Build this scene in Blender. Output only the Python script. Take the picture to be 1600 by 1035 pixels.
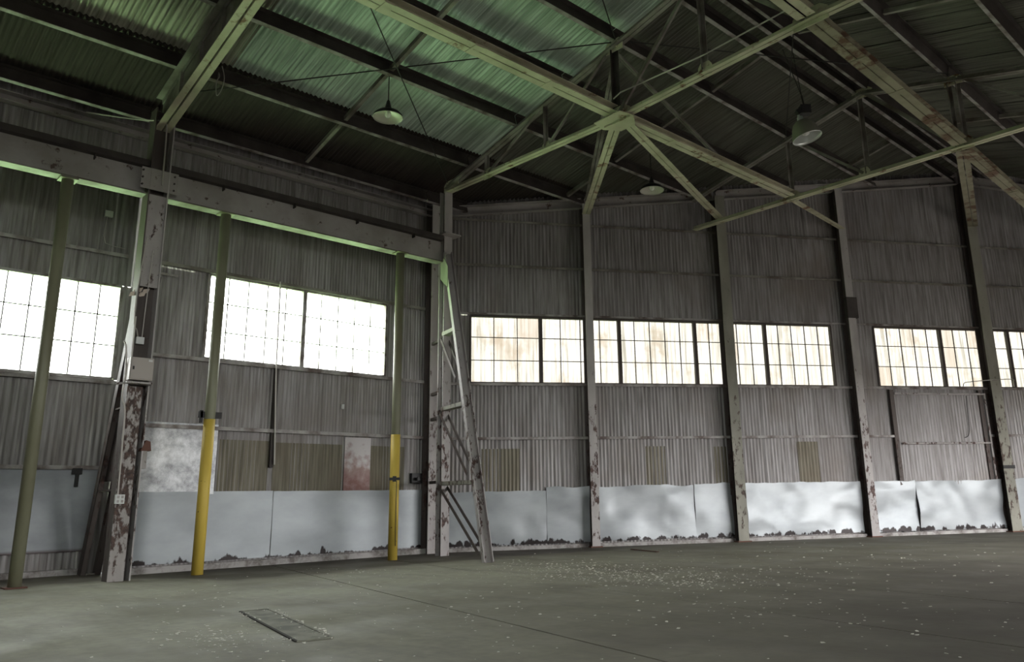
import bpy, math, random
from mathutils import Vector, Matrix, noise as mnoise
random.seed(7)
for o in list(bpy.data.objects): bpy.data.objects.remove(o)
sc = bpy.context.scene
COL = sc.collection
V = Vector

# ------------------------------------------------------------------ camera
cd = bpy.data.cameras.new('camera'); cam = bpy.data.objects.new('camera', cd); COL.objects.link(cam)
FPX, PITCH, ROLL, YAW, PX, PY, EYE = 1256.74, 0.2394, -0.0239, 0.7896, 81.3, -39.04, 0.96
fw = V((-math.sin(YAW)*math.cos(PITCH), math.cos(YAW)*math.cos(PITCH), math.sin(PITCH)))
r0 = V((math.cos(YAW), math.sin(YAW), 0)); u0 = r0.cross(fw)
rt = math.cos(ROLL)*r0 + math.sin(ROLL)*u0; up = -math.sin(ROLL)*r0 + math.cos(ROLL)*u0
cam.matrix_world = Matrix(((rt.x, up.x, -fw.x, 0), (rt.y, up.y, -fw.y, 0), (rt.z, up.z, -fw.z, EYE), (0, 0, 0, 1)))
cd.sensor_fit = 'HORIZONTAL'; cd.sensor_width = 36; cd.lens = FPX/1600*36
cd.shift_x = -PX/1600; cd.shift_y = PY/1600
cd.clip_start = 0.05; cd.clip_end = 500
sc.camera = cam

# ------------------------------------------------------------------ world, exposure
SKY = 6.5
wd = bpy.data.worlds.new('overcast_sky'); sc.world = wd; wd.use_nodes = True
nt = wd.node_tree; nt.nodes.clear()
wo = nt.nodes.new('ShaderNodeOutputWorld'); wb = nt.nodes.new('ShaderNodeBackground')
tc = nt.nodes.new('ShaderNodeTexCoord'); sx = nt.nodes.new('ShaderNodeSeparateXYZ')
rp = nt.nodes.new('ShaderNodeValToRGB')
nt.links.new(tc.outputs['Generated'], sx.inputs[0]); nt.links.new(sx.outputs['Z'], rp.inputs[0])
rp.color_ramp.elements[0].color = (1.0, 0.985, 0.975, 1); rp.color_ramp.elements[0].position = 0.0
rp.color_ramp.elements[1].color = (0.97, 0.98, 1.0, 1); rp.color_ramp.elements[1].position = 0.9
nt.links.new(rp.outputs[0], wb.inputs[0]); wb.inputs[1].default_value = SKY
nt.links.new(wb.outputs[0], wo.inputs[0])
vs = sc.view_settings
sc.display_settings.display_device = 'sRGB'
vs.view_transform = 'Standard'; vs.look = 'None'; vs.gamma = 1; vs.use_curve_mapping = False
vs.exposure = 1.35
cy = sc.cycles
cy.max_bounces = 10; cy.diffuse_bounces = 6; cy.glossy_bounces = 3; cy.transparent_max_bounces = 12
cy.caustics_reflective = False; cy.caustics_refractive = False; cy.sample_clamp_indirect = 6
cy.use_denoising = True

sl_ = bpy.data.lights.new('sun', 'SUN'); sun = bpy.data.objects.new('sun', sl_); COL.objects.link(sun)
sl_.energy = 27; sl_.angle = math.radians(3); sl_.color = (1.0, 0.96, 0.88)
sun.rotation_euler = (math.radians(16), 0, 0)      # high sun from behind, along the hall
# ------------------------------------------------------------------ plan of the hall
WX = -14.48            # left wall
YC = 10.32             # corner of left and back wall
BETA = 0.5515          # skewed back wall
DB = V((math.sin(BETA), math.cos(BETA), 0)); NB = V((math.cos(BETA), -math.sin(BETA), 0))
PB = V((WX, YC, 0))
RX = 1.4               # right wall
RIDGE = -6.55
REAR = -7.0
SL = 0.24
BX = -15.5             # recessed wall of the first bay
def roofz(x):          # underside of the roof sheets
    return 7.97 + SL*(x+13.5) if x <= RIDGE else 7.97 + SL*(RIDGE+13.5) - SL*(x-RIDGE)
def back(s, z=0.0, off=0.0): return PB + DB*s + NB*off + V((0, 0, z))
def left(y, z=0.0, off=0.0, x=WX): return V((x+off, y, z))

def portal(name, loc, xdir, ydir, sx_, sy_):   # guides sky sampling through an opening, gives no light of its own
    l = bpy.data.lights.new(name, 'AREA'); l.shape = 'RECTANGLE'; l.size = sx_; l.size_y = sy_
    l.cycles.is_portal = True
    o = bpy.data.objects.new(name, l); COL.objects.link(o)
    x = V(xdir).normalized(); y = V(ydir).normalized(); z = x.cross(y)
    o.matrix_world = Matrix(((x.x, y.x, z.x, loc[0]), (x.y, y.y, z.y, loc[1]), (x.z, y.z, z.z, loc[2]), (0, 0, 0, 1)))
RWIN = [(-5.6, -2.2), (-1.6, 3.6)]   # windows of the right wall, out of frame
DY0, DY1, DH = 11.7, 22.0, 3.3          # open sliding door farther along the right wall, out of frame
RZ0, RZ1 = 3.45, 5.25
portal('daylight_portal_right', (RX+0.12, -1.0, (RZ0+RZ1)/2), (0, -1, 0), (0, 0, -1), 9.3, RZ1-RZ0)
portal('daylight_portal_door', (RX+0.12, (DY0+DY1)/2, DH/2), (0, -1, 0), (0, 0, -1), DY1-DY0, DH)
portal('daylight_portal_left', (WX-0.15, 7.16, 4.36), (0, 1, 0), (0, 0, -1), 3.7, 1.6)
portal('daylight_portal_bay', (BX-0.15, 2.2, 4.08), (0, 1, 0), (0, 0, -1), 3.95, 1.7)
for i, (a, b) in enumerate(((0.76, 9.77), (10.98, 19.6))):
    c = back((a+b)/2, 4.34, -0.15)
    portal('daylight_portal_back', c, -DB*-1, (0, 0, -1), b-a, 1.6)

# ------------------------------------------------------------------ materials
def mat(name, base, rough=0.7, metal=0.0):
    m = bpy.data.materials.new(name); m.use_nodes = True
    b = m.node_tree.nodes['Principled BSDF']
    b.inputs['Base Color'].default_value = (*base, 1); b.inputs['Roughness'].default_value = rough
    b.inputs['Metallic'].default_value = metal
    b.inputs['Specular IOR Level'].default_value = 0.35
    return m
class N:
    def __init__(s, m): s.m = m; s.t = m.node_tree; s.b = s.t.nodes.get('Principled BSDF')
    def new(s, k, **kw):
        n = s.t.nodes.new(k)
        for a, v in kw.items(): setattr(n, a, v)
        return n
    def link(s, a, b): s.t.links.new(a, b)
    def pos(s, scale=(1, 1, 1), world=True):
        mp = s.new('ShaderNodeMapping'); mp.inputs['Scale'].default_value = scale
        if world:
            g = s.new('ShaderNodeNewGeometry'); s.link(g.outputs['Position'], mp.inputs[0])
        else:
            g = s.new('ShaderNodeTexCoord'); s.link(g.outputs['Object'], mp.inputs[0])
        return mp.outputs[0]
    def noise(s, scale, detail=4, stretch=(1, 1, 1), world=True, rough=0.55, lac=2.0):
        n = s.new('ShaderNodeTexNoise'); n.inputs['Scale'].default_value = scale
        n.inputs['Detail'].default_value = detail; n.inputs['Roughness'].default_value = rough
        s.link(s.pos(stretch, world), n.inputs['Vector']); return n.outputs['Fac']
    def ramp(s, fac, stops):
        r = s.new('ShaderNodeValToRGB'); e = r.color_ramp.elements
        while len(e) < len(stops): e.new(0.5)
        for el, (p, c) in zip(e, stops):
            el.position = p; el.color = (*c, 1) if len(c) == 3 else c
        s.link(fac, r.inputs[0]); return r.outputs[0]
    def mix(s, fac, a, b, mode='MIX'):
        n = s.new('ShaderNodeMix', data_type='RGBA', blend_type=mode)
        if isinstance(fac, (int, float)): n.inputs[0].default_value = fac
        else: s.link(fac, n.inputs[0])
        for i, v in ((6, a), (7, b)):
            if isinstance(v, tuple): n.inputs[i].default_value = (*v, 1)
            else: s.link(v, n.inputs[i])
        return n.outputs[2]
    def math(s, op, a, b=0.0, clamp=False):
        n = s.new('ShaderNodeMath', operation=op); n.use_clamp = clamp
        for i, v in ((0, a), (1, b)):
            if isinstance(v, (int, float)): n.inputs[i].default_value = v
            else: s.link(v, n.inputs[i])
        return n.outputs[0]
    def z(s):
        g = s.new('ShaderNodeNewGeometry'); x = s.new('ShaderNodeSeparateXYZ')
        s.link(g.outputs['Position'], x.inputs[0]); return x.outputs['Z']
    def rnd(s): return s.new('ShaderNodeObjectInfo').outputs['Random']
    def color(s, c): s.link(c, s.b.inputs['Base Color'])
    def rough(s, c): s.link(c, s.b.inputs['Roughness'])
    def bump(s, h, strength=0.3, dist=0.01):
        b = s.new('ShaderNodeBump'); b.inputs['Strength'].default_value = strength; b.inputs['Distance'].default_value = dist
        s.link(h, b.inputs['Height']); s.link(b.outputs[0], s.b.inputs['Normal'])
G = lambda v: (v, v, v)

def sheet_mat(name, dark, light, stain, rough=0.55, metal=0.25, st=(6, 6, 0.35)):
    m = mat(name, light, rough, metal); n = N(m)
    streak = n.noise(3.0, 5, st); big = n.noise(0.55, 3)
    c = n.ramp(streak, [(0.32, dark), (0.62, light)])
    c = n.mix(n.ramp(big, [(0.52, G(0)), (0.72, G(0.75))]), c, stain)
    c = n.mix(n.math('MULTIPLY', n.rnd(), 0.35), c, dark)
    n.color(c); return m
M = {}
M['wall_sheet'] = sheet_mat('painted_corrugated_iron', (0.17, 0.155, 0.15), (0.36, 0.345, 0.345), (0.21, 0.18, 0.16))
M['olive_sheet'] = sheet_mat('stained_olive_sheet', (0.11, 0.098, 0.07), (0.22, 0.20, 0.155), (0.13, 0.10, 0.07))
M['roof_green_lit'] = sheet_mat('green_lit_roof_iron', (0.28, 0.36, 0.30), (0.74, 0.88, 0.77), (0.44, 0.54, 0.43), st=(0.25, 7, 0.25))  # green window light on this roof band is put into the colour
M['roof_khaki_lit'] = sheet_mat('khaki_lit_roof_iron', (0.18, 0.18, 0.14), (0.50, 0.50, 0.41), (0.26, 0.23, 0.17), st=(0.25, 7, 0.25))  # lit khaki tone of the near bay, put into the sheet colour
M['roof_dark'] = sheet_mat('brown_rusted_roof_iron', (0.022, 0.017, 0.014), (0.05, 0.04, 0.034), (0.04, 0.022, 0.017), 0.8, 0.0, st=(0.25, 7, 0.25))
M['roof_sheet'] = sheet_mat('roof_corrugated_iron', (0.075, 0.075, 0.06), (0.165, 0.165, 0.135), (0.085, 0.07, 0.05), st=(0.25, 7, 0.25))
m = M['purlin'] = mat('shaded_brown_steel', (0.07, 0.055, 0.048), 0.6); n = N(m)
n.color(n.ramp(n.noise(2.2, 5), [(0.3, (0.028, 0.022, 0.020)), (0.7, (0.065, 0.055, 0.05))]))  # brown steel, darkened further to carry the unlit side of the purlins
m = M['girt'] = mat('girt_grey_steel', (0.25, 0.23, 0.22), 0.6); n = N(m)
n.color(n.ramp(n.noise(3, 5), [(0.35, (0.12, 0.09, 0.08)), (0.6, (0.40, 0.38, 0.37))]))
m = M['truss'] = mat('olive_beige_truss_paint', (0.5, 0.47, 0.36), 0.6); n = N(m)
c = n.ramp(n.noise(1.6, 5), [(0.3, (0.36, 0.34, 0.24)), (0.65, (0.56, 0.53, 0.40))])
c = n.mix(n.ramp(n.noise(2.6, 6, rough=0.65), [(0.58, G(0)), (0.66, G(1))]), c, (0.17, 0.085, 0.05)); n.color(c)
m = M['truss_rusty'] = mat('rust_blotched_truss_paint', (0.3, 0.28, 0.2), 0.7); n = N(m)
c = n.ramp(n.noise(1.6, 5), [(0.3, (0.17, 0.155, 0.105)), (0.65, (0.30, 0.28, 0.20))])
c = n.mix(n.ramp(n.noise(2.2, 6, rough=0.65), [(0.52, G(0)), (0.62, G(1))]), c, (0.11, 0.06, 0.035)); n.color(c)
m = M['rafter'] = mat('grey_web_member_paint', (0.22, 0.21, 0.19), 0.6); n = N(m)
n.color(n.ramp(n.noise(2, 5), [(0.35, (0.11, 0.09, 0.075)), (0.62, (0.27, 0.26, 0.23))]))
def column_mat(name, paint, rust_lo, rust_hi, k=1.04):
    m = mat(name, paint, 0.65); n = N(m)
    f = n.noise(9, 7, (1, 1, 0.5), rough=0.66)
    low = n.ramp(n.math('DIVIDE', n.z(), 7.0), [(0.0, G(0.45)), (0.16, G(0.54)), (0.42, G(0.50)), (0.60, G(0.40))])
    fac = n.math('MULTIPLY', n.math('SUBTRACT', n.math('ADD', f, low), k), 14, True)
    base = n.ramp(n.noise(3, 5, (1, 1, 0.4)), [(0.3, tuple(v*0.72 for v in paint)), (0.7, paint)])
    rust = n.ramp(n.noise(18, 4), [(0.35, rust_lo), (0.7, rust_hi)])
    n.color(n.mix(fac, base, rust)); n.bump(f, 0.25, 0.01); return m
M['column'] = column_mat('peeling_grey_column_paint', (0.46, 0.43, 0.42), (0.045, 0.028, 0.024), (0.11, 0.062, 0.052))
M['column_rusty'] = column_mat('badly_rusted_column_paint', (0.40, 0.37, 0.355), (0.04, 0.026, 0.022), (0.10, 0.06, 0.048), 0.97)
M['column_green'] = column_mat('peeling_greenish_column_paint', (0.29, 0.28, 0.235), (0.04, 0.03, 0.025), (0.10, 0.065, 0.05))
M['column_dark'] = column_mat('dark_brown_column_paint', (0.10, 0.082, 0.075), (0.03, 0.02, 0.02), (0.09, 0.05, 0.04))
m = M['girder'] = mat('grey_mauve_girder_paint', (0.36, 0.335, 0.325), 0.6); n = N(m)
c = n.ramp(n.noise(1.3, 5), [(0.3, (0.25, 0.23, 0.21)), (0.65, (0.40, 0.375, 0.365))])
n.color(n.mix(n.ramp(n.noise(5, 7, rough=0.7), [(0.60, G(0)), (0.66, G(1))]), c, (0.08, 0.05, 0.04)))
m = M['kick'] = mat('dented_galvanised_sheet', (0.55, 0.57, 0.60), 0.47, 0.34); n = N(m)
c = n.ramp(n.noise(1.1, 4, (1, 1, 2.0)), [(0.3, (0.31, 0.33, 0.345)), (0.7, (0.41, 0.43, 0.445))])
c = n.mix(n.ramp(n.noise(30, 3, (0.25, 0.25, 4)), [(0.62, G(0)), (0.74, G(0.35))]), c, (0.34, 0.33, 0.33))
edge = n.ramp(n.z(), [(0.13, G(0.42)), (0.20, G(0.29)), (0.32, G(0.0))])
rm = n.math('MULTIPLY', n.math('SUBTRACT', n.math('ADD', n.noise(5.5, 4, (1, 1, 0.45)), edge), 0.86), 16, True)
c = n.mix(rm, c, (0.022, 0.016, 0.016)); n.color(c)
m = M['kick_grey'] = M['kick'].copy(); m.name = 'grey_kick_sheet'
for nd in m.node_tree.nodes:
    if nd.type == 'VALTORGB' and len(nd.color_ramp.elements) == 2 and nd.color_ramp.elements[0].color[0] > 0.29 and nd.color_ramp.elements[0].color[0] < 0.4:
        nd.color_ramp.elements[0].color = (0.26, 0.28, 0.294, 1); nd.color_ramp.elements[1].color = (0.345, 0.37, 0.385, 1)
m = M['kick_dull'] = mat('dull_grey_sheet', (0.30, 0.32, 0.345), 0.5, 0.3); n = N(m)
c = n.ramp(n.noise(1.4, 5, (1, 1, 1.6)), [(0.3, (0.25, 0.26, 0.28)), (0.7, (0.38, 0.40, 0.42))])
c = n.mix(n.ramp(n.z(), [(0.36, G(1)), (0.42, G(0))]), c, (0.07, 0.04, 0.04)); n.color(c)
m = M['spangle'] = mat('spangled_galvanised_sheet', (0.5, 0.52, 0.55), 0.4, 0.45); n = N(m)
c = n.ramp(n.noise(3.0, 8, rough=0.75), [(0.36, (0.22, 0.225, 0.235)), (0.64, (0.60, 0.615, 0.63))]); n.color(c)
m = M['rusty_sheet'] = mat('rusted_painted_sheet', (0.4, 0.3, 0.3), 0.45, 0.2); n = N(m)
z = n.z(); f = n.math('ADD', n.math('MULTIPLY', n.math('SUBTRACT', 2.2, z), 0.55), n.math('MULTIPLY', n.noise(6, 6), 0.7))
n.color(n.ramp(f, [(0.42, (0.42, 0.40, 0.40)), (0.62, (0.22, 0.15, 0.14)), (0.85, (0.13, 0.055, 0.045))]))
m = M['yellow'] = mat('safety_yellow_paint', (0.62, 0.44, 0.075), 0.5); n = N(m)
c = n.ramp(n.noise(2.5, 4, (1, 1, 0.3)), [(0.3, (0.50, 0.36, 0.06)), (0.7, (0.70, 0.51, 0.10))])
n.color(n.mix(n.ramp(n.noise(13, 5), [(0.68, G(0)), (0.72, G(1))]), c, (0.16, 0.09, 0.03)))
m = M['olive_pipe'] = mat('olive_pipe_paint', (0.17, 0.17, 0.11), 0.45); n = N(m)
n.color(n.ramp(n.noise(1.5, 5, (1, 1, 0.4)), [(0.3, (0.13, 0.12, 0.075)), (0.7, (0.22, 0.22, 0.15))]))
m = M['curb'] = mat('curb_concrete', (0.36, 0.34, 0.33), 0.9); n = N(m)
n.color(n.ramp(n.noise(3.5, 6, rough=0.7), [(0.35, (0.16, 0.14, 0.13)), (0.55, (0.40, 0.38, 0.37))]))
m = M['floor'] = mat('worn_concrete', (0.3, 0.3, 0.25), 0.72); n = N(m)
c = n.ramp(n.noise(0.45, 6, rough=0.6), [(0.30, (0.21, 0.20, 0.155)), (0.52, (0.32, 0.312, 0.24)), (0.75, (0.385, 0.38, 0.295))])
c = n.mix(n.ramp(n.noise(1.5, 6, (0.35, 1.3, 1), rough=0.65), [(0.50, G(0)), (0.72, G(0.55))]), c, (0.15, 0.145, 0.12))
c = n.mix(n.ramp(n.noise(9, 5), [(0.35, G(0.35)), (0.6, G(0))]), c, (0.20, 0.19, 0.165))
# oily dirt gathered along the walls and a darker, browner tone towards the right
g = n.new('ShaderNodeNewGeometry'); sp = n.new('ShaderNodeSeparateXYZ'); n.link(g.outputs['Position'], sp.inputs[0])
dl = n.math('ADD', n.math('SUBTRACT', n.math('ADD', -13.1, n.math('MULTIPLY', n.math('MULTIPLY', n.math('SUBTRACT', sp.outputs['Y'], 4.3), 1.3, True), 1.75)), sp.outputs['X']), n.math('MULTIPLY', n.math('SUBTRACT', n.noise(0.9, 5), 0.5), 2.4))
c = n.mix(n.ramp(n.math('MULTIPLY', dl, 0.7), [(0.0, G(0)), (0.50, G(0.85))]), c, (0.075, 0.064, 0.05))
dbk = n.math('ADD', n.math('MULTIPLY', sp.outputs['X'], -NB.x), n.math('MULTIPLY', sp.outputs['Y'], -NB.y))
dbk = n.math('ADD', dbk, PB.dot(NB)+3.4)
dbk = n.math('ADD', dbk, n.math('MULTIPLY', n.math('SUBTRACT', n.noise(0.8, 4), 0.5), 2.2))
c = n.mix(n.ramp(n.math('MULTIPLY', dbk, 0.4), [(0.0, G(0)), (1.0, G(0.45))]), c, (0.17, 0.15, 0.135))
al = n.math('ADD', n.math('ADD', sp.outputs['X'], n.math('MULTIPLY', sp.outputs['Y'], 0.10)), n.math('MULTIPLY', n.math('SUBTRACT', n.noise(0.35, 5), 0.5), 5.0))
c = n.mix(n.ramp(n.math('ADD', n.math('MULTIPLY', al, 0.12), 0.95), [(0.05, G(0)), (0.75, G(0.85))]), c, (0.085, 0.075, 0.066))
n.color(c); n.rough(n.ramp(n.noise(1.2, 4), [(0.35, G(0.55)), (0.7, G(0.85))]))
n.bump(n.noise(14, 6), 0.15, 0.02)
M['floor'].node_tree.nodes['Principled BSDF'].inputs['Specular IOR Level'].default_value = 0.12
M['joint'] = mat('joint_filler', (0.05, 0.047, 0.04), 0.95)
M['black'] = mat('black_metal', (0.018, 0.017, 0.017), 0.5)
M['wire'] = mat('dark_wire', (0.03, 0.028, 0.025), 0.6)
M['frame'] = mat('rusty_window_steel', (0.07, 0.055, 0.05), 0.6)
M['box'] = mat('beige_enamel_cabinet', (0.40, 0.36, 0.33), 0.45)
M['conduit'] = mat('pale_galvanised_conduit', (0.46, 0.43, 0.40), 0.45, 0.3)
M['white_box'] = mat('grey_white_outlet_box', (0.62, 0.63, 0.62), 0.5)
M['enamel'] = mat('dusty_white_enamel', (0.50, 0.49, 0.42), 0.25)
M['alu'] = mat('spun_aluminium', (0.62, 0.64, 0.62), 0.38, 0.6)
M['alu_dull'] = mat('dusty_aluminium_back', (0.22, 0.215, 0.17), 0.6, 0.2)
M['chip'] = mat('pale_chip', (0.62, 0.60, 0.53), 0.8)
M['rust'] = mat('rust', (0.12, 0.06, 0.045), 0.85)
M['lampglass'] = mat('unlit_bulb', (0.7, 0.7, 0.66), 0.2)
M['tape'] = mat('torn_pale_paper', (0.62, 0.52, 0.44), 0.8)
m = M['grass'] = mat('outside_grass', (0.16, 0.36, 0.15), 0.9); n = N(m)
n.color(n.ramp(n.noise(0.8, 5), [(0.3, (0.24, 0.40, 0.20)), (0.7, (0.36, 0.52, 0.29))]))
M['asphalt'] = mat('outside_yard', (0.07, 0.068, 0.065), 0.9)
def glass_mat(name, clear):
    m = bpy.data.materials.new(name); m.use_nodes = True; n = N(m); t = n.t
    t.nodes.remove(n.b); out = [x for x in t.nodes if x.type == 'OUTPUT_MATERIAL'][0]
    tr = n.new('ShaderNodeBsdfTransparent'); df = n.new('ShaderNodeBsdfDiffuse'); mx = n.new('ShaderNodeMixShader')
    if clear:
        tr.inputs[0].default_value = (0.9, 0.95, 0.92, 1); df.inputs[0].default_value = (0.5, 0.5, 0.48, 1); mx.inputs[0].default_value = 0.06
    else:
        st = n.noise(2.6, 5, (7, 7, 0.3)); pa = n.noise(1.5, 5, (1, 1, 0.8), rough=0.65)
        c = n.ramp(st, [(0.30, (0.045, 0.043, 0.035)), (0.46, (0.075, 0.072, 0.062)), (0.60, (0.095, 0.092, 0.085))])
        c = n.mix(n.ramp(pa, [(0.54, G(0)), (0.68, G(0.7))]), c, (0.046, 0.037, 0.025))
        c = n.mix(n.ramp(n.rnd(), [(0.80, G(0)), (0.97, G(0.5))]), c, (0.055, 0.044, 0.032))
        n.link(c, tr.inputs[0]); df.inputs[0].default_value = (0.42, 0.39, 0.33, 1); mx.inputs[0].default_value = 0.10
    n.link(tr.outputs[0], mx.inputs[1]); n.link(df.outputs[0], mx.inputs[2]); n.link(mx.outputs[0], out.inputs[0])
    return m
M['clear_glass'] = glass_mat('clear_glass', True)
M['dirty_glass'] = glass_mat('dirty_stained_glass', False)

# ------------------------------------------------------------------ mesh helpers
class MB:
    def __init__(s): s.v = []; s.f = []
    def quad_box(s, c8):
        i = len(s.v); s.v += [V(c) for c in c8]
        s.f += [(i, i+3, i+2, i+1), (i+4, i+5, i+6, i+7), (i, i+1, i+5, i+4), (i+1, i+2, i+6, i+5), (i+2, i+3, i+7, i+6), (i+3, i, i+4, i+7)]
        return s
    def box(s, lo, hi):
        (a, b, c), (d, e, f) = lo, hi
        return s.quad_box([(a, b, c), (d, b, c), (d, e, c), (a, e, c), (a, b, f), (d, b, f), (d, e, f), (a, e, f)])
    def bar(s, p0, p1, w, d, upv=(0, 0, 1), ow=0.0, od=0.0):
        # a bar from p0 to p1; w across, d along upv; ow/od shift the section
        p0, p1 = V(p0), V(p1); ax = (p1-p0).normalized(); u = V(upv); sd = ax.cross(u).normalized(); u = sd.cross(ax)
        p = []
        for q in (p0, p1):
            q = q + sd*ow + u*od
            p += [q-sd*w/2-u*d/2, q+sd*w/2-u*d/2, q+sd*w/2+u*d/2, q-sd*w/2+u*d/2]
        return s.quad_box(p)
    def angles(s, p0, p1, w=0.16, d=0.08, t=0.012, gap=0.015, upv=(0, 0, 1), flip=1):
        # two steel angles back to back: flat legs plus standing legs beside the gap
        l = (w-gap)/2
        for k in (-1, 1):
            s.bar(p0, p1, l, t, upv, k*(gap/2+l/2), -flip*d/2)
            s.bar(p0, p1, t, d-t, upv, k*(gap/2+t/2), flip*t/2)
        return s
    def channel(s, p0, p1, w, d, t=0.012, upv=(0, 0, 1), side=1):
        s.bar(p0, p1, t, d, upv, side*(w/2-t/2), 0)
        s.bar(p0, p1, w, t, upv, 0, d/2-t/2); s.bar(p0, p1, w, t, upv, 0, -d/2+t/2); return s
    def tube(s, path, r, n=8, caps=True):
        path = [V(p) for p in path]; i0 = len(s.v); ref = None
        for k, p in enumerate(path):
            a = path[max(k-1, 0)]; b = path[min(k+1, len(path)-1)]; ax = (b-a).normalized()
            if ref is None or abs(ax.dot(ref)) > 0.95:
                ref = V((0, 0, 1)) if abs(ax.z) < 0.9 else V((1, 0, 0))
            sd = ax.cross(ref).normalized(); u = sd.cross(ax)
            for j in range(n):
                t = 2*math.pi*j/n; s.v.append(p + sd*(r*math.cos(t)) + u*(r*math.sin(t)))
        for k in range(len(path)-1):
            for j in range(n):
                a = i0+k*n+j; b = i0+k*n+(j+1) % n; s.f.append((a, b, b+n, a+n))
        if caps:
            s.f.append(tuple(i0+j for j in range(n))[::-1]); s.f.append(tuple(i0+(len(path)-1)*n+j for j in range(n)))
        return s
    def lathe(s, c, prof, n=32, tilt=None):
        c = V(c); i0 = len(s.v); R = tilt or Matrix.Identity(3)
        for r, z in prof:
            for j in range(n):
                t = 2*math.pi*j/n; s.v.append(c + R @ V((r*math.cos(t), r*math.sin(t), z)))
        for k in range(len(prof)-1):
            for j in range(n):
                a = i0+k*n+j; b = i0+k*n+(j+1) % n; s.f.append((a, b, b+n, a+n))
        return s
    def poly(s, pts, nrm, t):
        nrm = V(nrm).normalized(); i = len(s.v); k = len(pts)
        s.v += [V(p)-nrm*t/2 for p in pts] + [V(p)+nrm*t/2 for p in pts]
        s.f.append(tuple(range(i, i+k))[::-1]); s.f.append(tuple(range(i+k, i+2*k)))
        for j in range(k): s.f.append((i+j, i+(j+1) % k, i+k+(j+1) % k, i+k+j))
        return s
ORG = {}
def tag(o, label=None, cat=None, group=None, kind=None):
    if label: o['label'] = label
    if cat: o['category'] = cat
    if group: o['group'] = group
    if kind: o['kind'] = kind
    return o
def empty(name, loc=(0, 0, 0)):
    o = bpy.data.objects.new(name, None); COL.objects.link(o); o.location = loc; ORG[o.name] = V(loc); return o
def obj(name, mb, m, parent=None, smooth=False, org=None):
    base = ORG[parent.name] if parent else V(org or (0, 0, 0))
    me = bpy.data.meshes.new(name); me.from_pydata([tuple(v-base) for v in mb.v], [], mb.f)
    if smooth: me.polygons.foreach_set('use_smooth', [True]*len(me.polygons))
    me.materials.append(M[m] if isinstance(m, str) else m); me.update()
    o = bpy.data.objects.new(name, me); COL.objects.link(o)
    if parent: o.parent = parent
    else: o.location = base
    ORG[o.name] = base
    return o
def thing(name, label, cat, loc=(0, 0, 0), group=None): return tag(empty(name, loc), label, cat, group)

# corrugated sheet: local x across the ribs, local z along them, local y away from the room
CACHE = {}
def corrugated(w, h, pitch, amp, m, top=None):
    key = (round(w, 3), round(h, 3), pitch, m) if top is None else None
    if key and key in CACHE: return CACHE[key]
    nseg = max(2, int(round(w/pitch*4))); v = []; f = []
    for i in range(nseg+1):
        x = w*i/nseg; y = amp*math.sin(2*math.pi*x/pitch+0.78)
        v += [(x, y, 0), (x, y, h if top is None else top(x))]
    for i in range(nseg): a = 2*i; f.append((a, a+2, a+3, a+1))
    me = bpy.data.meshes.new('corrugated_sheet'); me.from_pydata(v, [], f)
    me.polygons.foreach_set('use_smooth', [True]*len(me.polygons)); me.materials.append(M[m])
    if key: CACHE[key] = me
    return me
def sheet_row(parent, frame, u0, u1, z0, z1, width=0.70, pitch=0.075, amp=0.012, m='wall_sheet', name='corrugated_sheet', topf=None, off=0.0):
    u = u0; k = 0
    while u < u1-0.02:
        w = min(width+0.03, u1-u)
        uu = u
        me = corrugated(w, z1-z0, pitch, amp, m, None if topf is None else (lambda x, uu=uu: topf(uu+x)-z0))
        o = bpy.data.objects.new(name, me); COL.objects.link(o)
        o.matrix_world = frame(u, z0, off + (0.004 if k % 2 else 0.0)); o.parent = parent
        u += width; k += 1
def frame_of(p, xdir):
    x = V(xdir).normalized(); z = V((0, 0, 1)); y = z.cross(x)
    return Matrix(((x.x, y.x, 0, p.x), (x.y, y.y, 0, p.y), (x.z, y.z, 1, p.z), (0, 0, 0, 1)))
def f_back(u, z, off): return frame_of(back(u, z, off), DB)
def f_left(u, z, off): return frame_of(left(u, z, off), (0, 1, 0))
def f_bay(u, z, off): return frame_of(left(u, z, off, BX), (0, 1, 0))

# ------------------------------------------------------------------ ground outside
g1 = obj('ground_lawn', MB().box((-80, -60, -0.4), (BX-0.3, 90, -0.25)), 'grass'); tag(g1, kind='structure')
g2 = obj('ground_yard', MB().box((RX+0.3, -60, -0.3), (60, 90, -0.12)), 'asphalt'); tag(g2, kind='structure')

# ------------------------------------------------------------------ floor: slabs with open joints, laid askew
fl = obj('floor', MB().poly([(BX-0.3, REAR, -0.12), (RX+0.3, REAR, -0.12), (RX+0.3, 37, -0.12), (WX-0.3, YC+0.6, -0.12), (BX-0.3, YC+0.6, -0.12)], (0, 0, 1), 0.10), 'joint')
tag(fl, kind='structure')
room = [(BX-0.15, REAR), (RX+0.1, REAR), (RX+0.1, 36.2), (WX-0.1, YC+0.25), (BX-0.15, YC+0.25-1.05*1.626)]
def clip(poly, room):
    for i in range(len(room)):
        a, b = room[i], room[(i+1) % len(room)]; out = []
        inside = lambda p: (b[0]-a[0])*(p[1]-a[1])-(b[1]-a[1])*(p[0]-a[0]) >= 0
        for j in range(len(poly)):
            p, q = poly[j], poly[(j+1) % len(poly)]; ip, iq = inside(p), inside(q)
            if ip: out.append(p)
            if ip != iq:
                d = (b[0]-a[0], b[1]-a[1]); e = (q[0]-p[0], q[1]-p[1])
                t = (d[0]*(p[1]-a[1])-d[1]*(p[0]-a[0]))/(d[1]*e[0]-d[0]*e[1])
                out.append((p[0]+t*e[0], p[1]+t*e[1]))
        poly = out
        if len(poly) < 3: return []
    return poly
FA = math.radians(-13.3); fx = (math.cos(FA), math.sin(FA)); fy = (-math.sin(FA), math.cos(FA))
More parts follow.
